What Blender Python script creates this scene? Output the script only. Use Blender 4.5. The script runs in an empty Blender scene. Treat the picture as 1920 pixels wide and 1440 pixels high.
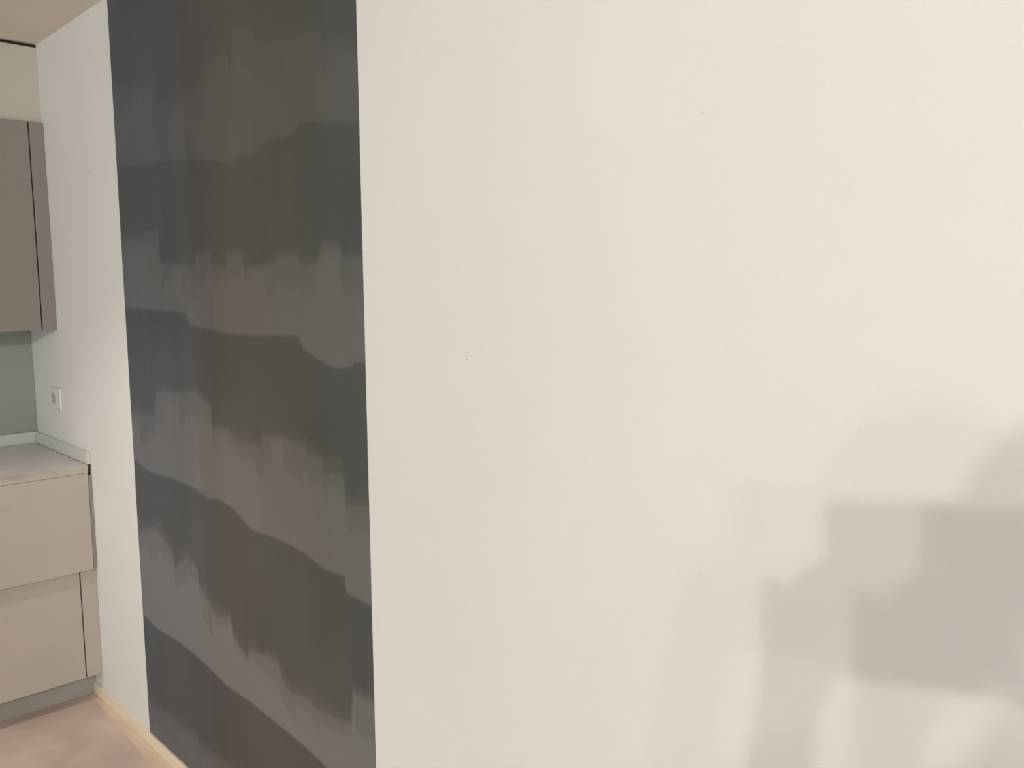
import bpy, bmesh, math, random
import numpy as np
from mathutils import Vector, Matrix
random.seed(4)
S = bpy.context.scene
COL = S.collection

# ------------------------------------------------------------------ camera
FPX, YAW, PITCH, ROLL, CX, CZ = 1600.44, 0.77128, 0.11761, -0.00573, -1.0559, 1.5935
def basis():
    cy, sy, cp, sp = math.cos(YAW), math.sin(YAW), math.cos(PITCH), math.sin(PITCH)
    f = Vector((sy*cp, cy*cp, -sp)); r = Vector((cy, -sy, 0)); u = r.cross(f)
    cr, sr = math.cos(ROLL), math.sin(ROLL)
    return cr*r+sr*u, cr*u-sr*r, f
CR, CU, CF = basis()
cd = bpy.data.cameras.new('camera'); cam = bpy.data.objects.new('camera', cd); COL.objects.link(cam)
cd.sensor_fit = 'HORIZONTAL'; cd.sensor_width = 36; cd.lens = FPX/1920*36; cd.clip_start = .004
M = Matrix((CR, CU, -CF)).transposed().to_4x4(); M.translation = (CX, 0, CZ); cam.matrix_world = M
S.camera = cam

# ------------------------------------------------------------------ world, lights, exposure
w = bpy.data.worlds.new('world'); S.world = w; w.use_nodes = True
w.node_tree.nodes['Background'].inputs[0].default_value = (.75, .85, 1, 1)
w.node_tree.nodes['Background'].inputs[1].default_value = .25
S.view_settings.view_transform = 'Standard'; S.view_settings.look = 'None'
S.view_settings.gamma = 1; S.view_settings.use_curve_mapping = False
S.view_settings.exposure = 0

def area(name, loc, direction, sx, sy, power, col):
    l = bpy.data.lights.new(name, 'AREA'); l.shape = 'RECTANGLE'; l.size = sx; l.size_y = sy
    l.energy = power; l.color = col
    o = bpy.data.objects.new(name, l); COL.objects.link(o); o.location = loc
    o.rotation_euler = Vector(direction).to_track_quat('-Z', 'Y').to_euler(); return o
# cool fill lamps added inside two unseen windows, one at the side, one behind
area('window_fill_side', (-5.42, 1.8, 1.25), (1, 0, 0), 1.6, 2.2, 27, (.58, .83, 1))
area('window_fill_back', (-2.6, -2.92, 1.3), (0, 1, 0), 2.4, 2.0, 28, (.60, .86, 1))
# unseen spot added to brighten the lower wall, floor and drawers
dl = bpy.data.lights.new('kitchen_fill_spot', 'SPOT'); dl.energy = 58; dl.color = (1, .83, .78); dl.spot_size = math.radians(96); dl.spot_blend = .7; dl.shadow_soft_size = .04
dlo = bpy.data.objects.new('kitchen_fill_spot', dl); COL.objects.link(dlo); dlo.location = (-.95, 2.75, 2.47)
SPOTS = [((-3.90, -1.27, 2.475), 152), ((-4.03, -.995, 2.475), 93), ((-3.87, -1.60, 2.475), 50)]
WARM = (1, .95, .895)

# ------------------------------------------------------------------ materials
def mat(name, col, rough=.6, var=0, scale=8, bump=0, bscale=200, spec=.5, metal=0, col2=None, detail=4, stretch=None):
    m = bpy.data.materials.new(name); m.use_nodes = True; nt = m.node_tree
    b = nt.nodes['Principled BSDF']
    b.inputs['Base Color'].default_value = (*col, 1); b.inputs['Roughness'].default_value = rough
    b.inputs['Specular IOR Level'].default_value = spec; b.inputs['Metallic'].default_value = metal
    tc = nt.nodes.new('ShaderNodeTexCoord'); src = tc.outputs['Object']
    if stretch:
        mp = nt.nodes.new('ShaderNodeMapping'); mp.inputs['Scale'].default_value = stretch
        nt.links.new(src, mp.inputs[0]); src = mp.outputs[0]
    if var or col2:
        n = nt.nodes.new('ShaderNodeTexNoise'); n.inputs['Scale'].default_value = scale
        n.inputs['Detail'].default_value = detail; nt.links.new(src, n.inputs['Vector'])
        c = nt.nodes.new('ShaderNodeValToRGB'); c.color_ramp.elements[0].position = .35; c.color_ramp.elements[1].position = .65
        a = [max(0, x*(1-var)) for x in col]; d = col2 or [min(1, x*(1+var)) for x in col]
        c.color_ramp.elements[0].color = (*a, 1); c.color_ramp.elements[1].color = (*d, 1)
        nt.links.new(n.outputs['Fac'], c.inputs[0]); nt.links.new(c.outputs[0], b.inputs['Base Color'])
    if bump:
        n2 = nt.nodes.new('ShaderNodeTexNoise'); n2.inputs['Scale'].default_value = bscale; n2.inputs['Detail'].default_value = 3
        nt.links.new(tc.outputs['Object'], n2.inputs['Vector'])
        bp = nt.nodes.new('ShaderNodeBump'); bp.inputs['Strength'].default_value = bump; bp.inputs['Distance'].default_value = .002
        nt.links.new(n2.outputs['Fac'], bp.inputs['Height']); nt.links.new(bp.outputs[0], b.inputs['Normal'])
    return m

def add_marks(m, marks):
    """small grey rubbed marks at given (x, y, z) spots: (centre, half sizes, strength)"""
    nt = m.node_tree; b = nt.nodes['Principled BSDF']; tc = [n for n in nt.nodes if n.type == 'TEX_COORD'][0]
    src = b.inputs['Base Color'].links[0].from_socket if b.inputs['Base Color'].links else None
    for c, h, st, colr in marks:
        v = nt.nodes.new('ShaderNodeVectorMath'); v.operation = 'SUBTRACT'; v.inputs[1].default_value = c
        nt.links.new(tc.outputs['Object'], v.inputs[0])
        d = nt.nodes.new('ShaderNodeVectorMath'); d.operation = 'DIVIDE'; d.inputs[1].default_value = h
        nt.links.new(v.outputs[0], d.inputs[0])
        nz = nt.nodes.new('ShaderNodeTexNoise'); nz.inputs['Scale'].default_value = 1.3; nt.links.new(d.outputs[0], nz.inputs['Vector'])
        l = nt.nodes.new('ShaderNodeVectorMath'); l.operation = 'LENGTH'; nt.links.new(d.outputs[0], l.inputs[0])
        ad = nt.nodes.new('ShaderNodeMath'); ad.operation = 'ADD'; nt.links.new(l.outputs['Value'], ad.inputs[0]); nt.links.new(nz.outputs['Fac'], ad.inputs[1])
        r = nt.nodes.new('ShaderNodeMapRange'); r.interpolation_type = 'SMOOTHSTEP'
        r.inputs['From Min'].default_value = 1.6; r.inputs['From Max'].default_value = .5
        r.inputs['To Min'].default_value = 0; r.inputs['To Max'].default_value = st
        nt.links.new(ad.outputs[0], r.inputs['Value'])
        mx = nt.nodes.new('ShaderNodeMix'); mx.data_type = 'RGBA'
        nt.links.new(r.outputs[0], mx.inputs['Factor'])
        if src: nt.links.new(src, mx.inputs['A'])
        else: mx.inputs['A'].default_value = b.inputs['Base Color'].default_value
        mx.inputs['B'].default_value = (*colr, 1); src = mx.outputs['Result']
    nt.links.new(src, b.inputs['Base Color'])

WALL = mat('wall_paint', (.74, .74, .71), .75, var=.012, scale=2.2, bump=.35, bscale=260, spec=.25)
add_marks(WALL, [((0, .701, 1.83), (.05, .0060, .0045), .28, (.5, .47, .42)),
                 ((0, 1.208, 1.451), (.05, .0045, .002), .75, (.42, .38, .33)),
                 ((0, 3.168, 1.983), (.05, .016, .008), .35, (.45, .42, .42)),
                 ((0, 1.191, 1.144), (.05, .003, .002), .5, (.5, .47, .42))])
CEIL = mat('ceiling_paint', (.80, .72, .64), .9, var=.015, scale=1.5, bump=.2, spec=.2)
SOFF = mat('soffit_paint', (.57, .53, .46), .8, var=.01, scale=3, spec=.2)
FRONT = mat('taupe_lacquer', (.47, .42, .365), .38, var=.025, scale=3, spec=.4)
UPPER = mat('grey_taupe_lacquer', (.275, .25, .222), .38, var=.02, scale=3, spec=.4)
CARC = mat('dark_gap_lining', (.03, .02, .018), .8)
WORK = mat('pale_grey_worktop', (.54, .53, .525), .28, var=.03, scale=14, spec=.5, detail=8)
UPST = mat('pale_green_grey_upstand', (.60, .62, .56), .4, var=.02, scale=10)
PLIN = mat('grey_plinth', (.36, .34, .31), .32, var=.10, scale=6, stretch=(1, 1, .4), spec=.5)
SKIRT = mat('cream_skirting', (.80, .70, .55), .5, var=.04, scale=12, stretch=(1, .4, 3))
TAN = mat('tan_strip', (.68, .56, .42), .5, var=.08, scale=9)
PLAST = mat('white_plastic', (.74, .74, .72), .35)
PLASTD = mat('socket_recess_grey', (.52, .50, .48), .4)
DARK = mat('dark_hole', (.05, .045, .04), .6)
BLACK = mat('black_plastic', (.02, .02, .022), .35)
METAL = mat('brushed_metal', (.6, .6, .6), .35, metal=1)
add_marks(FRONT, [((.022, 0, .712), (.06, .5, .014), .35, (.33, .28, .25))])
EDGE = mat('beige_worktop_edge', (.47, .42, .365), .42, var=.04, scale=9, spec=.4)
add_marks(EDGE, [((.63, -.315, .024), (.10, .1, .016), .5, (.26, .22, .20)), ((.76, -.315, .026), (.07, .1, .010), .28, (.28, .23, .21))])
add_marks(WORK, [((.62, -.315, .031), (.14, .012, .01), .55, (.25, .21, .19)),
                 ((.76, -.315, .031), (.07, .010, .010), .45, (.28, .23, .21))])

def floor_mat():
    m = mat('beige_concrete_floor', (.60, .48, .41), .42, var=.15, scale=3.4, bump=.15, bscale=60, spec=.45, detail=6)
    nt = m.node_tree; b = nt.nodes['Principled BSDF']; tc = [n for n in nt.nodes if n.type == 'TEX_COORD'][0]
    src = b.inputs['Base Color'].links[0].from_socket
    n = nt.nodes.new('ShaderNodeTexNoise'); n.inputs['Scale'].default_value = 7; n.inputs['Detail'].default_value = 8
    n.inputs['Distortion'].default_value = 1.2; nt.links.new(tc.outputs['Object'], n.inputs['Vector'])
    r = nt.nodes.new('ShaderNodeMapRange'); r.inputs['From Min'].default_value = .52; r.inputs['From Max'].default_value = .75
    r.inputs['To Max'].default_value = .5; nt.links.new(n.outputs['Fac'], r.inputs['Value'])
    mx = nt.nodes.new('ShaderNodeMix'); mx.data_type = 'RGBA'; nt.links.new(r.outputs[0], mx.inputs['Factor'])
    nt.links.new(src, mx.inputs['A']); mx.inputs['B'].default_value = (.47, .43, .40, 1)
    nt.links.new(mx.outputs['Result'], b.inputs['Base Color']); return m
FLOOR = floor_mat()
add_marks(FLOOR, [((-.13, 2.78, 0), (.035, .05, .1), .5, (.33, .28, .26)), ((-.09, 2.72, 0), (.02, .06, .1), .4, (.36, .31, .28))])

# ------------------------------------------------------------------ helpers
def tag(o, label=None, cat=None, group=None, kind=None):
    for k, v in (('label', label), ('category', cat), ('group', group), ('kind', kind)):
        if v: o[k] = v
    return o
def link(name, bm, m, parent=None, smooth=False):
    me = bpy.data.meshes.new(name); bm.normal_update(); bm.to_mesh(me); bm.free()
    o = bpy.data.objects.new(name, me); COL.objects.link(o); me.materials.append(m)
    if smooth: me.polygons.foreach_set('use_smooth', [True]*len(me.polygons))
    if parent: o.parent = parent
    return o
def box(bm, x0, x1, y0, y1, z0, z1, bev=0, seg=2):
    r = bmesh.ops.create_cube(bm, size=1); vs = r['verts']
    for v in vs:
        v.co = Vector(((x0+x1)/2+v.co.x*(x1-x0), (y0+y1)/2+v.co.y*(y1-y0), (z0+z1)/2+v.co.z*(z1-z0)))
    if bev:
        es = list({e for v in vs for e in v.link_edges})
        bmesh.ops.bevel(bm, geom=es, offset=bev, segments=seg, affect='EDGES', profile=.6)
    return bm
def B(name, dims, m, parent=None, bev=0):
    bm = bmesh.new(); box(bm, *dims, bev=bev); return link(name, bm, m, parent)
def cyl(bm, p, axis, r1, r2, depth, seg=24):
    q = Vector(axis).to_track_quat('Z', 'Y').to_matrix().to_4x4(); q.translation = Vector(p)
    bmesh.ops.create_cone(bm, cap_ends=True, segments=seg, radius1=r1, radius2=r2, depth=depth, matrix=q)
def empty(name, loc=(0, 0, 0)):
    o = bpy.data.objects.new(name, None); COL.objects.link(o); o.location = loc; o.empty_display_size = .1; return o
def under(root):                       # parts are written in world coordinates: undo the root's offset
    inv = Matrix.Translation(-root.location)
    for c in root.children: c.data.transform(inv) if c.data else None

# ------------------------------------------------------------------ the room
H = 2.5; XL = -5.5; YB = 4.0; YF = -3.0
st = lambda o, label=None: tag(o, label, kind='structure')
st(B('floor', (XL, 0, YF, YB, -.1, 0), FLOOR))
st(B('ceiling', (XL, 0, YF, YB, H, H+.1), CEIL))
st(B('wall_right', (0, .12, YF-.12, YB+.12, -.1, H+.1), WALL))
st(B('wall_back', (XL-.12, 0, YB, YB+.12, -.1, H+.1), WALL))
def wall_with_hole(name, x0, x1, y0, y1, along, a0, a1, z0, z1):
    bm = bmesh.new()
    if along == 'y':
        for d in ((x0, x1, y0, a0, -.1, H+.1), (x0, x1, a1, y1, -.1, H+.1), (x0, x1, a0, a1, -.1, z0), (x0, x1, a0, a1, z1, H+.1)): box(bm, *d)
    else:
        for d in ((x0, a0, y0, y1, -.1, H+.1), (a1, x1, y0, y1, -.1, H+.1), (a0, a1, y0, y1, -.1, z0), (a0, a1, y0, y1, z1, H+.1)): box(bm, *d)
    return st(link(name, bm, WALL))
wall_with_hole('wall_left', XL-.12, XL, YF-.12, YB, 'y', .95, 2.65, .1, 2.35)
wall_with_hole('wall_front', XL, 0, YF-.12, YF, 'x', -3.85, -1.35, .25, 2.3)
FRAME = mat('white_window_frame', (.8, .8, .78), .4)
GLASS = bpy.data.materials.new('window_glass'); GLASS.use_nodes = True
g = GLASS.node_tree.nodes['Principled BSDF']; g.inputs['Transmission Weight'].default_value = 1; g.inputs['Roughness'].default_value = 0; g.inputs['IOR'].default_value = 1.05
def window(name, plane, c, a0, a1, z0, z1, n):
    bm = bmesh.new(); t = .05
    def b2(p0, p1, q0, q1, d):
        box(bm, *((c-d, c+d, p0, p1, q0, q1) if plane == 'x' else (p0, p1, c-d, c+d, q0, q1)))
    b2(a0, a1, z0, z0+t, .03); b2(a0, a1, z1-t, z1, .03)
    for k in range(n+1):
        x = a0+(a1-a0-t)*k/n; b2(x, x+t, z0+t, z1-t, .03)
    o = st(link(name, bm, FRAME))
    for k in range(n):
        x = a0+(a1-a0-t)*k/n+t; x2 = a0+(a1-a0-t)*(k+1)/n
        B('pane', ((c-.004, c+.004, x, x2, z0+t, z1-t) if plane == 'x' else (x, x2, c-.004, c+.004, z0+t, z1-t)), GLASS, o)
window('window_1', 'x', XL-.06, .95, 2.65, .1, 2.35, 2)  # both windows unseen, added as openings for the fill lamps
window('window_2', 'y', YF-.06, -3.85, -1.35, .25, 2.3, 2)

# skirting along the long wall
bm = bmesh.new(); box(bm, -.009, 0, YF, 3.449, 0, .0428, bev=.0015)
st(link('baseboard_right', bm, SKIRT))
# tan strip lying on the floor along the skirting, a little wider towards the camera
bm = bmesh.new(); N = 60; top = []; bot = []
for i in range(N+1):
    y = 3.44-i*(3.44+.5)/N; wd = min(.058, .026+(3.44-y)*.042)+.0009*math.sin(i*2.3)+.0006*math.sin(i*5.1)
    top.append((bm.verts.new((-.0095, y, .0012)), bm.verts.new((-wd, y, .0012)))); bot.append((bm.verts.new((-.0095, y, 0)), bm.verts.new((-wd, y, 0))))
for i in range(N):
    bm.faces.new((top[i][0], top[i+1][0], top[i+1][1], top[i][1])); bm.faces.new((top[i][1], top[i+1][1], bot[i+1][1], bot[i][1]))
    bm.faces.new((bot[i][0], bot[i][1], bot[i+1][1], bot[i+1][0])); bm.faces.new((top[i][0], bot[i][0], bot[i+1][0], top[i+1][0]))
for k in (0, N): bm.faces.new((top[k][0], top[k][1], bot[k][1], bot[k][0]))
bmesh.ops.recalc_face_normals(bm, faces=bm.faces)
tag(link('floor_strip', bm, TAN), 'narrow tan strip lying on the floor along the cream skirting', 'strip')

# soffit over the wall cabinets, with a black shadow gap under the ceiling
YC = 3.638
sf = st(B('trim_1', (-2.4, 0, 3.657, YB, 2.21, 2.487), SOFF), 'beige boxed soffit above the wall cabinets')
B('shadow_gap', (-2.4, 0, 3.668, YB, 2.487, H), CARC, sf)['label'] = 'black gap between soffit and ceiling'

# ------------------------------------------------------------------ the dark wall strip
BANDS = {
'1u':[(2.912,2.246),(2.762,2.197),(2.600,2.177),(2.588,2.123),(2.439,2.105),(2.418,2.134),(2.276,2.111),(2.243,2.191),(2.121,2.179),(2.113,2.112),(2.080,2.222),(1.977,2.217),(1.969,2.150),(1.865,2.160),(1.782,2.150),(1.758,2.162),(1.681,2.146),(1.673,2.100),(1.546,2.081)],
'1l':[(2.910,1.975),(2.651,1.957),(2.459,1.949),(2.287,1.933),(2.162,1.914),(2.103,1.911),(2.087,1.920),(1.990,1.909),(1.974,1.936),(1.934,1.941),(1.857,1.938),(1.808,1.941),(1.783,1.959),(1.692,1.954),(1.682,1.945),(1.543,1.932)],
'2u':[(2.889,1.740),(2.723,1.737),(2.710,1.759),(2.608,1.751),(2.606,1.661),(2.441,1.646),(2.370,1.645),(2.357,1.682),(2.265,1.679),(2.259,1.643),(2.177,1.634),(2.163,1.676),(2.083,1.674),(2.081,1.633),(1.918,1.643),(1.903,1.670),(1.806,1.660),(1.793,1.635),(1.722,1.643),(1.701,1.684),(1.625,1.680),(1.623,1.655),(1.539,1.651)],
'2l':[(2.894,1.520),(2.712,1.519),(2.439,1.514),(2.424,1.481),(2.304,1.472),(2.191,1.463),(2.027,1.464),(1.816,1.472),(1.794,1.439),(1.713,1.417),(1.669,1.404),(1.593,1.412),(1.582,1.421),(1.539,1.427)],
'3u':[(2.901,1.170),(2.717,1.180),(2.685,1.260),(2.393,1.286),(2.310,1.255),(2.306,1.198),(2.193,1.200),(2.157,1.166),(2.066,1.178),(2.023,1.171),(2.013,1.208),(1.884,1.217),(1.878,1.208),(1.797,1.208),(1.792,1.188),(1.727,1.186),(1.723,1.155),(1.638,1.162),(1.633,1.081),(1.625,1.094),(1.545,1.107)],
'3l':[(2.892,1.010),(2.787,0.988),(2.617,0.998),(2.426,0.992),(2.357,0.975),(2.287,0.989),(2.190,0.976),(2.131,0.950),(2.086,0.938),(1.971,0.943),(1.827,0.937),(1.731,0.914),(1.645,0.921),(1.641,0.882),(1.551,0.877)],
'4u':[(2.892,0.760),(2.791,0.801),(2.727,0.795),(2.687,0.775),(2.629,0.746),(2.622,0.704),(2.523,0.766),(2.454,0.745),(2.442,0.689),(2.365,0.652),(2.324,0.629),(2.245,0.653),(2.232,0.601),(2.150,0.556),(2.139,0.589),(2.063,0.596),(2.040,0.605),(1.976,0.601),(1.959,0.560),(1.906,0.538),(1.878,0.551),(1.807,0.555),(1.795,0.542),(1.728,0.553),(1.681,0.551),(1.635,0.565),(1.627,0.642),(1.542,0.650)],
'4l':[(2.901,0.471),(2.794,0.455),(2.603,0.463),(2.431,0.450),(2.292,0.429),(2.145,0.433),(2.055,0.427),(1.927,0.423),(1.835,0.415),(1.748,0.403),(1.555,0.393)],
'5u':[(2.904,0.157),(2.723,0.167),(2.537,0.184),(2.463,0.162),(2.334,0.179),(2.248,0.186),(2.014,0.197),(1.630,0.208)],
}
def dark_strip():
    y0, y1, z0, z1 = 1.541, 2.912, .0428, H
    NY, NZ = 230, 410
    ys = np.linspace(y0, y1, NY+1); zs = np.linspace(z0, z1, NZ+1)
    Y, Z = np.meshgrid(ys, zs, indexing='ij')
    rng = np.random.default_rng(3)
    def cur(k):
        a = np.array(sorted(BANDS[k])); return np.interp(Y, a[:, 0], a[:, 1])
    def strokes(wd, amp, seed):                    # random height of each brush stroke across the strip
        r = np.random.default_rng(seed); n = int(2/wd)+2; e = np.cumsum(r.uniform(.6, 1.5, n)*wd); v = r.uniform(-amp, amp, n)
        i = np.searchsorted(e, Y-y0); return v[np.clip(i, 0, n-1)]
    sm = lambda t: np.clip(t, 0, 1)**2*(3-2*np.clip(t, 0, 1))
    m = np.zeros_like(Y)
    for b, amp in (('1', .36), ('2', .82), ('3', 1.05), ('4', 1.55), ('5', .8)):
        U = cur(b+'u'); L = cur(b+'l') if b != '5' else np.full_like(Y, -1.)
        if b == '5': inner = U-.03; 
        k = sm((U-Z)/.026+.5)*sm((Z-L)/.012+.5)
        U2 = U-.055-strokes(.07, .045, ord(b)); U3 = U+.02+strokes(.05, .02, ord(b)+9)
        k2 = sm((U2-Z)/.03+.5)*sm((Z-L)/.012+.5); k3 = sm((U3-Z)/.03+.5)*sm((Z-L)/.012+.5)
        m += amp*(.50*k+.32*k2+.18*k3)
    m += sm((.06-Z)/.02)*0
    col_var = strokes(.06, .05, 5)+strokes(.11, .05, 6)+strokes(.03, .025, 7)
    m = m+col_var*(.6+.4*np.clip(m, 0, 1))
    verts = np.zeros(((NY+1)*(NZ+1), 3)); verts[:, 0] = -.0012; verts[:, 1] = Y.ravel(); verts[:, 2] = Z.ravel()
    ii, jj = np.meshgrid(np.arange(NY), np.arange(NZ), indexing='ij'); a = (ii*(NZ+1)+jj).ravel()
    F = np.stack([a, a+1, a+NZ+2, a+NZ+1], 1)                      # normal towards -x
    nv = len(verts)
    # rim: back corners
    bk = np.array([(0, y0, z0), (0, y1, z0), (0, y1, z1), (0, y0, z1)]); V = np.vstack([verts, bk])
    c = [0, NY*(NZ+1), NY*(NZ+1)+NZ, NZ]
    faces = F.tolist()+[[c[0], c[3], nv+3, nv], [c[1], nv+1, nv+2, c[2]], [c[0], nv, nv+1, c[1]], [c[3], c[2], nv+2, nv+3]]
    me = bpy.data.meshes.new('wall_strip'); me.from_pydata(V.tolist(), [], faces); me.update()
    at = me.attributes.new('pale', 'FLOAT', 'POINT'); at.data.foreach_set('value', np.concatenate([m.ravel(), np.zeros(4)]).astype(np.float32))
    o = bpy.data.objects.new('wall_strip', me); COL.objects.link(o)
    mt = bpy.data.materials.new('charcoal_brushed_finish'); mt.use_nodes = True; nt = mt.node_tree; L_ = nt.links.new
    p = nt.nodes['Principled BSDF']; p.inputs['Roughness'].default_value = .62; p.inputs['Specular IOR Level'].default_value = .35
    A = nt.nodes.new('ShaderNodeAttribute'); A.attribute_name = 'pale'
    tc = nt.nodes.new('ShaderNodeTexCoord'); mp = nt.nodes.new('ShaderNodeMapping'); mp.inputs['Scale'].default_value = (1, 1, .16)
    L_(tc.outputs['Object'], mp.inputs[0])
    n1 = nt.nodes.new('ShaderNodeTexNoise'); n1.inputs['Scale'].default_value = 9; n1.inputs['Detail'].default_value = 5; L_(mp.outputs[0], n1.inputs['Vector'])
    n2 = nt.nodes.new('ShaderNodeTexNoise'); n2.inputs['Scale'].default_value = 3.2; n2.inputs['Detail'].default_value = 3; L_(tc.outputs['Object'], n2.inputs['Vector'])
    def madd(a, k, c):
        q = nt.nodes.new('ShaderNodeMath'); q.operation = 'MULTIPLY_ADD'; L_(a, q.inputs[0]); q.inputs[1].default_value = k
        if isinstance(c, float): q.inputs[2].default_value = c
        else: L_(c, q.inputs[2])
        return q.outputs[0]
    f = madd(n1.outputs['Fac'], .45, -.22); f = madd(n2.outputs['Fac'], .5, f); f = madd(A.outputs['Fac'], 1.0, f); f = madd(f, .6, -.02)
    # hue runs from blue grey at the kitchen side over brown grey to green grey
    sx = nt.nodes.new('ShaderNodeSeparateXYZ'); L_(tc.outputs['Object'], sx.inputs[0])
    hr = nt.nodes.new('ShaderNodeMapRange'); hr.inputs['From Min'].default_value = y1; hr.inputs['From Max'].default_value = y0; L_(sx.outputs['Y'], hr.inputs['Value'])
    def ramp(stops, s):
        c = nt.nodes.new('ShaderNodeValToRGB'); e = c.color_ramp.elements
        while len(e) < len(stops): e.new(.5)
        for q, (pos, cc) in zip(e, stops): q.position = pos; q.color = (*cc, 1)
        L_(s, c.inputs[0]); return c.outputs[0]
    hue_d = ramp([(0, (.064, .072, .080)), (.3, (.060, .066, .070)), (.5, (.066, .064, .060)), (.8, (.062, .063, .058)), (1, (.056, .061, .061))], hr.outputs[0])
    hue_l = ramp([(0, (.160, .170, .176)), (.3, (.160, .166, .168)), (.5, (.176, .164, .156)), (.8, (.168, .164, .154)), (1, (.158, .162, .158))], hr.outputs[0])
    mx = nt.nodes.new('ShaderNodeMix'); mx.data_type = 'RGBA'; L_(f, mx.inputs['Factor']); L_(hue_d, mx.inputs['A']); L_(hue_l, mx.inputs['B'])
    L_(mx.outputs['Result'], p.inputs['Base Color'])
    me.materials.append(mt)
    tag(o, 'tall charcoal strip on the wall with cloudy paler grey brush bands', 'wall panel')
dark_strip()

# ------------------------------------------------------------------ kitchen: wall cabinets
def wall_unit(x1, x0, filler, label):
    r = empty('wall_cabinet', ((x0+x1)/2, YC, 1.423))
    tag(r, label, 'cabinet', 'handleless wall cabinets under the soffit')
    B('carcass', (x0+.001, x1-.0005, YC+.02, YB-.001, 1.428, 2.209), CARC if False else UPPER, r, .001)
    B('gap_lining', (x0+.004, x1-.004, YC+.0185, YC+.02, 1.43, 2.208), CARC, r)['label'] = 'dark lining seen in the door gap'
    d1 = x1
    if filler:
        B('filler_panel', (x1-.0505, x1-.0005, YC, YC+.018, 1.423, 2.209), UPPER, r, .0008); d1 = x1-.053
    B('door', (x0+.002, d1-.002, YC, YC+.018, 1.423, 2.209), UPPER, r, .0008)
    under(r); return r
wall_unit(0, -.655, True, 'taupe handleless wall cabinet with filler panel against the white side wall')
wall_unit(-.655, -1.255, False, 'taupe handleless wall cabinet second from the white side wall')
wall_unit(-1.255, -1.855, False, 'taupe handleless wall cabinet third from the white side wall')

# ------------------------------------------------------------------ kitchen: base cabinets, plinth, worktop
YD, YDO = 3.345, 3.365
def base_unit(x1, x0, filler, label):
    r = empty('base_cabinet', ((x0+x1)/2, YD, .1))
    tag(r, label, 'cabinet', 'base cabinets under the worktop')
    B('carcass', (x0+.001, x1-.0005, YDO+.02, YB-.001, .108, .896), FRONT, r, .001)
    B('gap_lining', (x0+.004, x1-.004, YDO+.0182, YDO+.02, .112, .896), CARC, r)['label'] = 'dark lining seen in the gaps'
    d1 = x1; q1 = x1-.002
    if filler:
        B('filler_panel', (x1-.0565, x1-.0005, YDO, YDO+.018, .106, .526), FRONT, r, .0008)
        B('filler_strip', (x1-.0125, x1-.0005, YD+.002, YDO+.018, .528, .890), UPPER, r, .0008)['label'] = 'darker recessed strip beside the drawer'
        d1 = x1-.059; q1 = x1-.0140
    B('drawer_front', (x0+.002, q1, YD, YD+.037, .528, .8985), FRONT, r, .0012)
    B('door', (x0+.002, d1-.002, YDO, YDO+.018, .106, .526), FRONT, r, .0008)
    under(r); return r
base_unit(0, -.655, True, 'beige base cabinet with deep drawer and door, against the white side wall')
base_unit(-.655, -1.255, False, 'beige base cabinet second from the white side wall')
base_unit(-1.255, -1.855, False, 'beige base cabinet third from the white side wall')
tag(B('plinth', (-1.855, -.0005, 3.449, 3.467, 0, .106), PLIN, bev=.0008), 'grey plinth board recessed under the beige base cabinets', 'plinth')

wt = empty('worktop', (-.9, 3.66, .899)); tag(wt, 'pale grey kitchen worktop with upstand, on the beige base cabinets', 'worktop')
bm = bmesh.new(); box(bm, -1.9, -.0130, YD, YB-.001, .8995, .930, bev=.0025, seg=3); link('slab', bm, WORK, wt)
B('front_edge', (-1.9, -.0130, YD-.0012, YD+.0006, .8995, .9285), EDGE, wt, .0004)['label'] = 'beige front edge of the worktop'
B('end_gap', (-.0125, -.0006, YD+.006, YB-.002, .8975, .929), DARK, wt)['label'] = 'black end of the joint at the wall'
B('upstand', (-.013, -.0005, YD+.004, YB-.002, .9305, .9778), UPST, wt, .001)['label'] = 'pale green grey upstand along the side wall'
B('upstand', (-1.9, -.0135, YB-.016, YB-.001, .9305, .9778), UPST, wt, .001)
under(wt)

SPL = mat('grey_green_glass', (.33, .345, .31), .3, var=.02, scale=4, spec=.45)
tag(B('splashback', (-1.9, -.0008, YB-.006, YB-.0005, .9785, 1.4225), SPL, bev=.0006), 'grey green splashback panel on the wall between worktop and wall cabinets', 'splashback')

# bezel for the added kitchen spot, out of view
dw = empty('added_downlight', (-.95, 2.75, H)); tag(dw, 'added white round downlight in the kitchen ceiling, out of view', 'lamp')
bm = bmesh.new(); cyl(bm, (0, 0, -.003), (0, 0, 1), .05, .047, .006, 32); link('bezel', bm, PLAST, dw)

# ------------------------------------------------------------------ wall socket
so = empty('wall_socket', (0, 3.705, 1.146)); tag(so, 'white square wall socket above the worktop on the side wall', 'socket')
bm = bmesh.new(); box(bm, -.009, 0, 3.638, 3.757, 1.100, 1.190, bev=.0025, seg=3); link('plate', bm, PLAST, so)
bm = bmesh.new(); cyl(bm, (-.0095, 3.707, 1.147), (1, 0, 0), .0285, .0285, .002, 32)
link('rim', bm, PLAST, so)
bm = bmesh.new(); cyl(bm, (-.0108, 3.707, 1.147), (1, 0, 0), .026, .026, .001, 32); rc = link('socket_well', bm, PLASTD, so)
rc['label'] = 'round grey socket well'
for dz in (-.0095, .0095):
    bm = bmesh.new(); cyl(bm, (-.0115, 3.707, 1.147+dz), (1, 0, 0), .003, .003, .0008, 12); link('pin_hole', bm, DARK, rc)
for dy in (-.019, .019):
    bm = bmesh.new(); box(bm, -.0120, -.0112, 3.707+dy-.004, 3.707+dy+.004, 1.144, 1.150); link('earth_clip', bm, METAL, rc)
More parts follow.
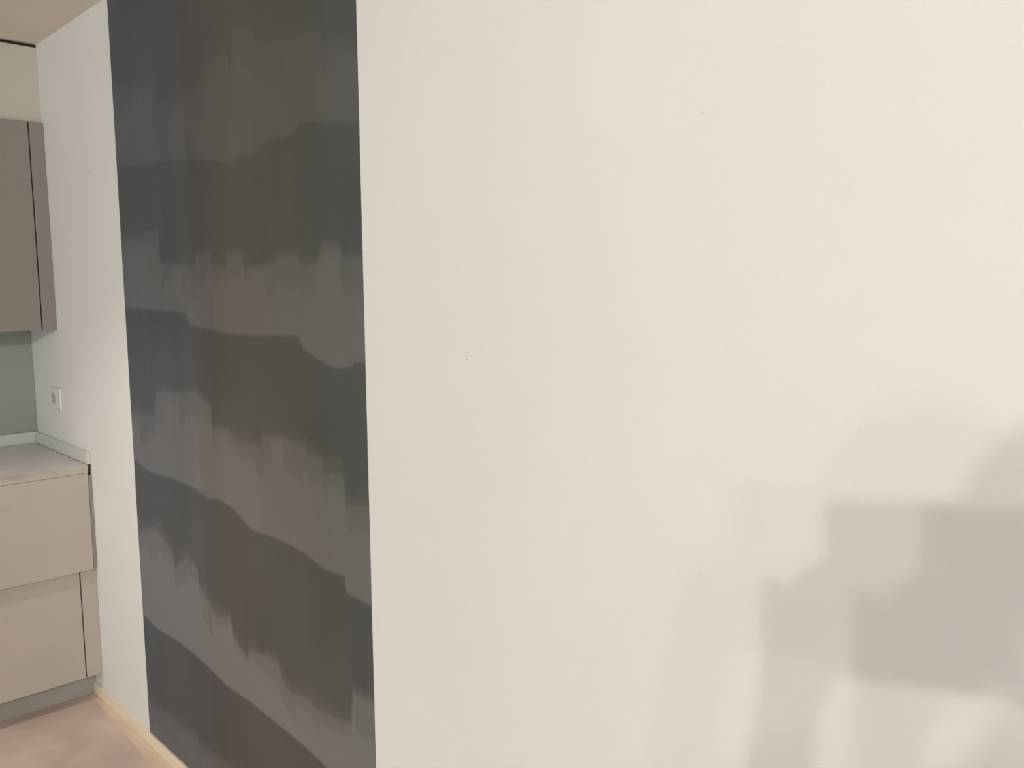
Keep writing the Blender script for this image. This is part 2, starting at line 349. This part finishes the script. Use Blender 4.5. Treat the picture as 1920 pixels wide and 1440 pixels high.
B('plate_edge_shade', (-.0094, -.001, 3.646, 3.648, 1.100, 1.165), DARK, so)['label'] = 'dark line painted as shade at the plate edge'  # thin dark box stands in for the shade along the plate edge
inv = Matrix.Translation(-so.location)
for c in so.children:
    c.data.transform(inv)
    for d in c.children: d.data.transform(inv)

# ------------------------------------------------------------------ ceiling track with three spots (behind the photographer)
tr = empty('ceiling_track_light', (-3.93, -1.29, H)); tag(tr, 'black ceiling track carrying three round spot lamps', 'lamp')
bm = bmesh.new(); box(bm, -.018, .018, -.5, .5, -.012, 0, bev=.002)
tk = link('track', bm, BLACK, tr); tk.rotation_euler.z = math.atan2(.12, .62)*-1*-1
BULB = bpy.data.materials.new('lamp_glow'); BULB.use_nodes = True
be = BULB.node_tree.nodes['Principled BSDF']; be.inputs['Emission Color'].default_value = (*WARM, 1); be.inputs['Emission Strength'].default_value = 12
for (p, e) in SPOTS:
    l = bpy.data.lights.new('spot_bulb', 'POINT'); l.energy = e; l.color = WARM; l.shadow_soft_size = .034
    lo = bpy.data.objects.new('spot_bulb', l); COL.objects.link(lo); lo.location = (p[0], p[1], p[2]-.035); lo.parent = tr; lo.location -= tr.location
    bm = bmesh.new(); cyl(bm, (0, 0, .012), (0, 0, 1), .048, .048, .024); hd = link('lamp_head', bm, BLACK, tr); hd.location = Vector(p)-tr.location
    bm = bmesh.new(); cyl(bm, (0, 0, -.001), (0, 0, 1), .040, .040, .002); gl = link('lamp_lens', bm, BULB, hd)

# ------------------------------------------------------------------ the photographer (casts the shadows on the wall)
Fh = Vector((math.sin(YAW), math.cos(YAW), 0)); Rh = Vector((math.cos(YAW), -math.sin(YAW), 0)); UP = Vector((0, 0, 1))
CAM = Vector((CX, 0, CZ))
def P(r, f, z): v = CAM+Rh*r+Fh*f; v.z = z; return v
SKIN = mat('skin', (.55, .36, .27), .5); CLOTH = mat('blue_grey_pullover', (.10, .12, .16), .9, var=.1, scale=30)
JEANS = mat('dark_trousers', (.05, .06, .09), .9); HAIR = mat('brown_hair', (.06, .035, .02), .6); SHOE = mat('grey_shoes', (.2, .2, .2), .6)
def banded(m, stops):                     # clothing colours by height on the figure: shoes, trousers, pullover
    nt = m.node_tree; b = nt.nodes['Principled BSDF']; tc = [n for n in nt.nodes if n.type == 'TEX_COORD'][0]
    x = nt.nodes.new('ShaderNodeSeparateXYZ'); nt.links.new(tc.outputs['Object'], x.inputs[0])
    q = nt.nodes.new('ShaderNodeMath'); q.operation = 'DIVIDE'; q.inputs[1].default_value = 2; nt.links.new(x.outputs['Z'], q.inputs[0])
    c = nt.nodes.new('ShaderNodeValToRGB'); c.color_ramp.interpolation = 'CONSTANT'; e = c.color_ramp.elements
    while len(e) < len(stops): e.new(.5)
    for k, (z, cc) in zip(e, stops): k.position = z/2; k.color = (*cc, 1)
    nt.links.new(q.outputs[0], c.inputs[0]); nt.links.new(c.outputs[0], b.inputs['Base Color'])
banded(CLOTH, [(0, (.2, .2, .2)), (.085, (.05, .06, .09)), (.93, (.10, .12, .16)), (1.515, (.55, .36, .27))])
def skin(name, pts, edges, m, parent, lv=2, root=0):
    me = bpy.data.meshes.new(name); me.from_pydata([tuple(p[0]) for p in pts], edges, []); me.update()
    o = bpy.data.objects.new(name, me); COL.objects.link(o)
    o.modifiers.new('skin', 'SKIN').use_smooth_shade = True
    for i, p in enumerate(pts):
        v = me.skin_vertices[0].data[i]; r = p[1]; v.radius = r if isinstance(r, tuple) else (r, r); v.use_root = (i == root)
    s = o.modifiers.new('sub', 'SUBSURF'); s.levels = s.render_levels = lv
    me.materials.append(m); o.parent = parent; return o
def chain(n, s=0): return [(s+i, s+i+1) for i in range(n-1)]
HR, HF = .036, -.34                       # head relative to the lens
HEADZ = 1.645
pe = empty('person', P(HR, HF-.02, 0)); tag(pe, 'person in a dark pullover standing and holding up a tablet with both hands', 'person')
pe_loc = pe.location.copy()
kids = []
lh = P(-.046, -.052, CZ-.083); rh = P(.242, -.052, CZ-.083)
body = [(P(HR, HF-.03, .94), .15), (P(HR, HF-.03, 1.10), .135), (P(HR, HF-.03, 1.27), .145), (P(HR, HF-.03, 1.41), .105), (P(HR, HF-.015, 1.50), .055), (P(HR, HF, 1.57), .055),
        (P(HR-.165, HF-.03, 1.385), .062), (P(HR-.235, HF+.02, 1.15), .048), (lh+Vector((0, 0, -.055))-Fh*.02-Rh*.03, .030),
        (P(HR+.165, HF-.03, 1.385), .062), (P(HR+.235, HF+.02, 1.15), .048), (rh+Vector((0, 0, -.055))-Fh*.02+Rh*.03, .030),
        (P(HR-.09, HF-.03, .86), .095), (P(HR-.10, HF-.01, .50), .062), (P(HR-.11, HF-.04, .09), .042), (P(HR-.12, HF+.10, .04), .04),
        (P(HR+.09, HF-.03, .86), .095), (P(HR+.10, HF-.01, .50), .062), (P(HR+.11, HF-.04, .09), .042), (P(HR+.12, HF+.10, .04), .04)]
be_ = chain(6)+[(3, 6), (6, 7), (7, 8), (3, 9), (9, 10), (10, 11), (0, 12), (12, 13), (13, 14), (14, 15), (0, 16), (16, 17), (17, 18), (18, 19)]
kids.append(skin('clothed_body', body, be_, CLOTH, pe))
for s, h in ((-1, lh), (1, rh)):         # hands: palm plus five separate curled fingers round the phone's end
    wr = h+Vector((0, 0, -.055))-Fh*.02+Rh*s*.03
    pts = [(wr, .033), (h-Fh*.012+Rh*s*.008-UP*.012, (.046, .026)), (h+Vector((0, 0, .038))-Fh*.005-Rh*s*.010, (.048, .022)), (h+Vector((0, 0, .022))-Fh*.004-Rh*s*.040, (.040, .020))]
    pts.insert(0, (wr-UP*.05-Fh*.02-Rh*s*(-.012), .031)); ed = chain(len(pts))
    kids.append(skin('hand', pts, ed, SKIN, pe))
    for k in range(4):
        zz = h.z+.025-.020*k; base = Vector((h.x, h.y, zz))+Rh*s*.026
        ln = (.92, 1, .95, .78)[k]
        fp = [(base-Fh*.004+Rh*s*.004, .0095), (base+Fh*.020+Rh*s*.014*ln, .0092), (base+Fh*.040+Rh*s*.006*ln, .0085), (base+Fh*.054-Rh*s*.012*ln, .0075)]
        kids.append(skin('finger', fp, chain(4), SKIN, pe))
    tb = h+Vector((0, 0, .0))-Fh*.02+Rh*s*.012
    kids.append(skin('thumb', [(tb-Vector((0, 0, .02)), .012), (tb-Rh*s*.018-Fh*.006+UP*.012, .0105), (tb-Rh*s*.035-Fh*.002+UP*.022, .009)], chain(3), SKIN, pe))
# head
bm = bmesh.new(); bmesh.ops.create_uvsphere(bm, u_segments=32, v_segments=24, radius=1)
hc = P(HR, HF+.01, HEADZ)
for v in bm.verts:
    r, f, z = v.co.x, v.co.y, v.co.z
    jaw = 1-.28*max(0, -z)**1.5
    nose = .022*math.exp(-((r/.16)**2+((z+.12)/.20)**2)) if f > .5 else 0
    eye = -.006*math.exp(-(((abs(r)-.35)/.15)**2+((z-.08)/.12)**2)) if f > .5 else 0
    mouth = .004*math.exp(-((r/.3)**2+((z+.48)/.06)**2)) if f > .3 else 0
    v.co = hc+Rh*(r*.076*jaw)+Fh*(f*.096*(1-.08*max(0, -z))+nose+eye+mouth)+UP*(z*.115)
for s in (-1, 1):
    q = Matrix.Translation(hc+Rh*s*.078-Fh*.004)@Matrix.Rotation(-YAW, 4, 'Z')@Matrix.Diagonal((.010, .019, .031, 1))
    bmesh.ops.create_uvsphere(bm, u_segments=12, v_segments=8, radius=1, matrix=q)
hd = link('head', bm, SKIN, pe, True); kids.append(hd)
bm = bmesh.new(); bmesh.ops.create_uvsphere(bm, u_segments=32, v_segments=24, radius=1)
for v in bm.verts:
    r, f, z = v.co.x, v.co.y, v.co.z
    v.co = hc+Vector((0, 0, .020))-Fh*.016+Rh*(r*.084)+Fh*(f*.096)+UP*(z*.110 if z > 0 else z*.075)
kids.append(link('hair', bm, HAIR, pe, True))
EYE = mat('eye_white', (.8, .8, .78), .2)
for s in (-1, 1):
    bm = bmesh.new(); bmesh.ops.create_uvsphere(bm, u_segments=12, v_segments=8, radius=.0115, matrix=Matrix.Translation(hc+Rh*s*.030+Fh*.083+UP*.009)); kids.append(link('eye', bm, EYE, pe, True))
for o in kids: o.data.transform(Matrix.Translation(-pe_loc))
# the phone
ph = empty('tablet', (0, 0, 0)); tag(ph, 'black tablet held sideways in both hands of the standing person', 'tablet')
pm = Matrix((CR, CU, -CF)).transposed().to_4x4(); pm.translation = CAM; ph.matrix_world = pm      # x right, y up, z towards the photographer
bm = bmesh.new(); box(bm, -.025, .220, -.143, .026, .012, .0205, bev=.003, seg=3); link('tablet_body', bm, BLACK, ph)
bm = bmesh.new(); box(bm, -.017, .212, -.135, .018, .0206, .0212); link('screen', bm, mat('screen_glass', (.03, .03, .035), .1), ph)
bm = bmesh.new(); cyl(bm, (0, 0, .0100), (0, 0, 1), .008, .008, .004); link('camera_bump', bm, METAL, ph)
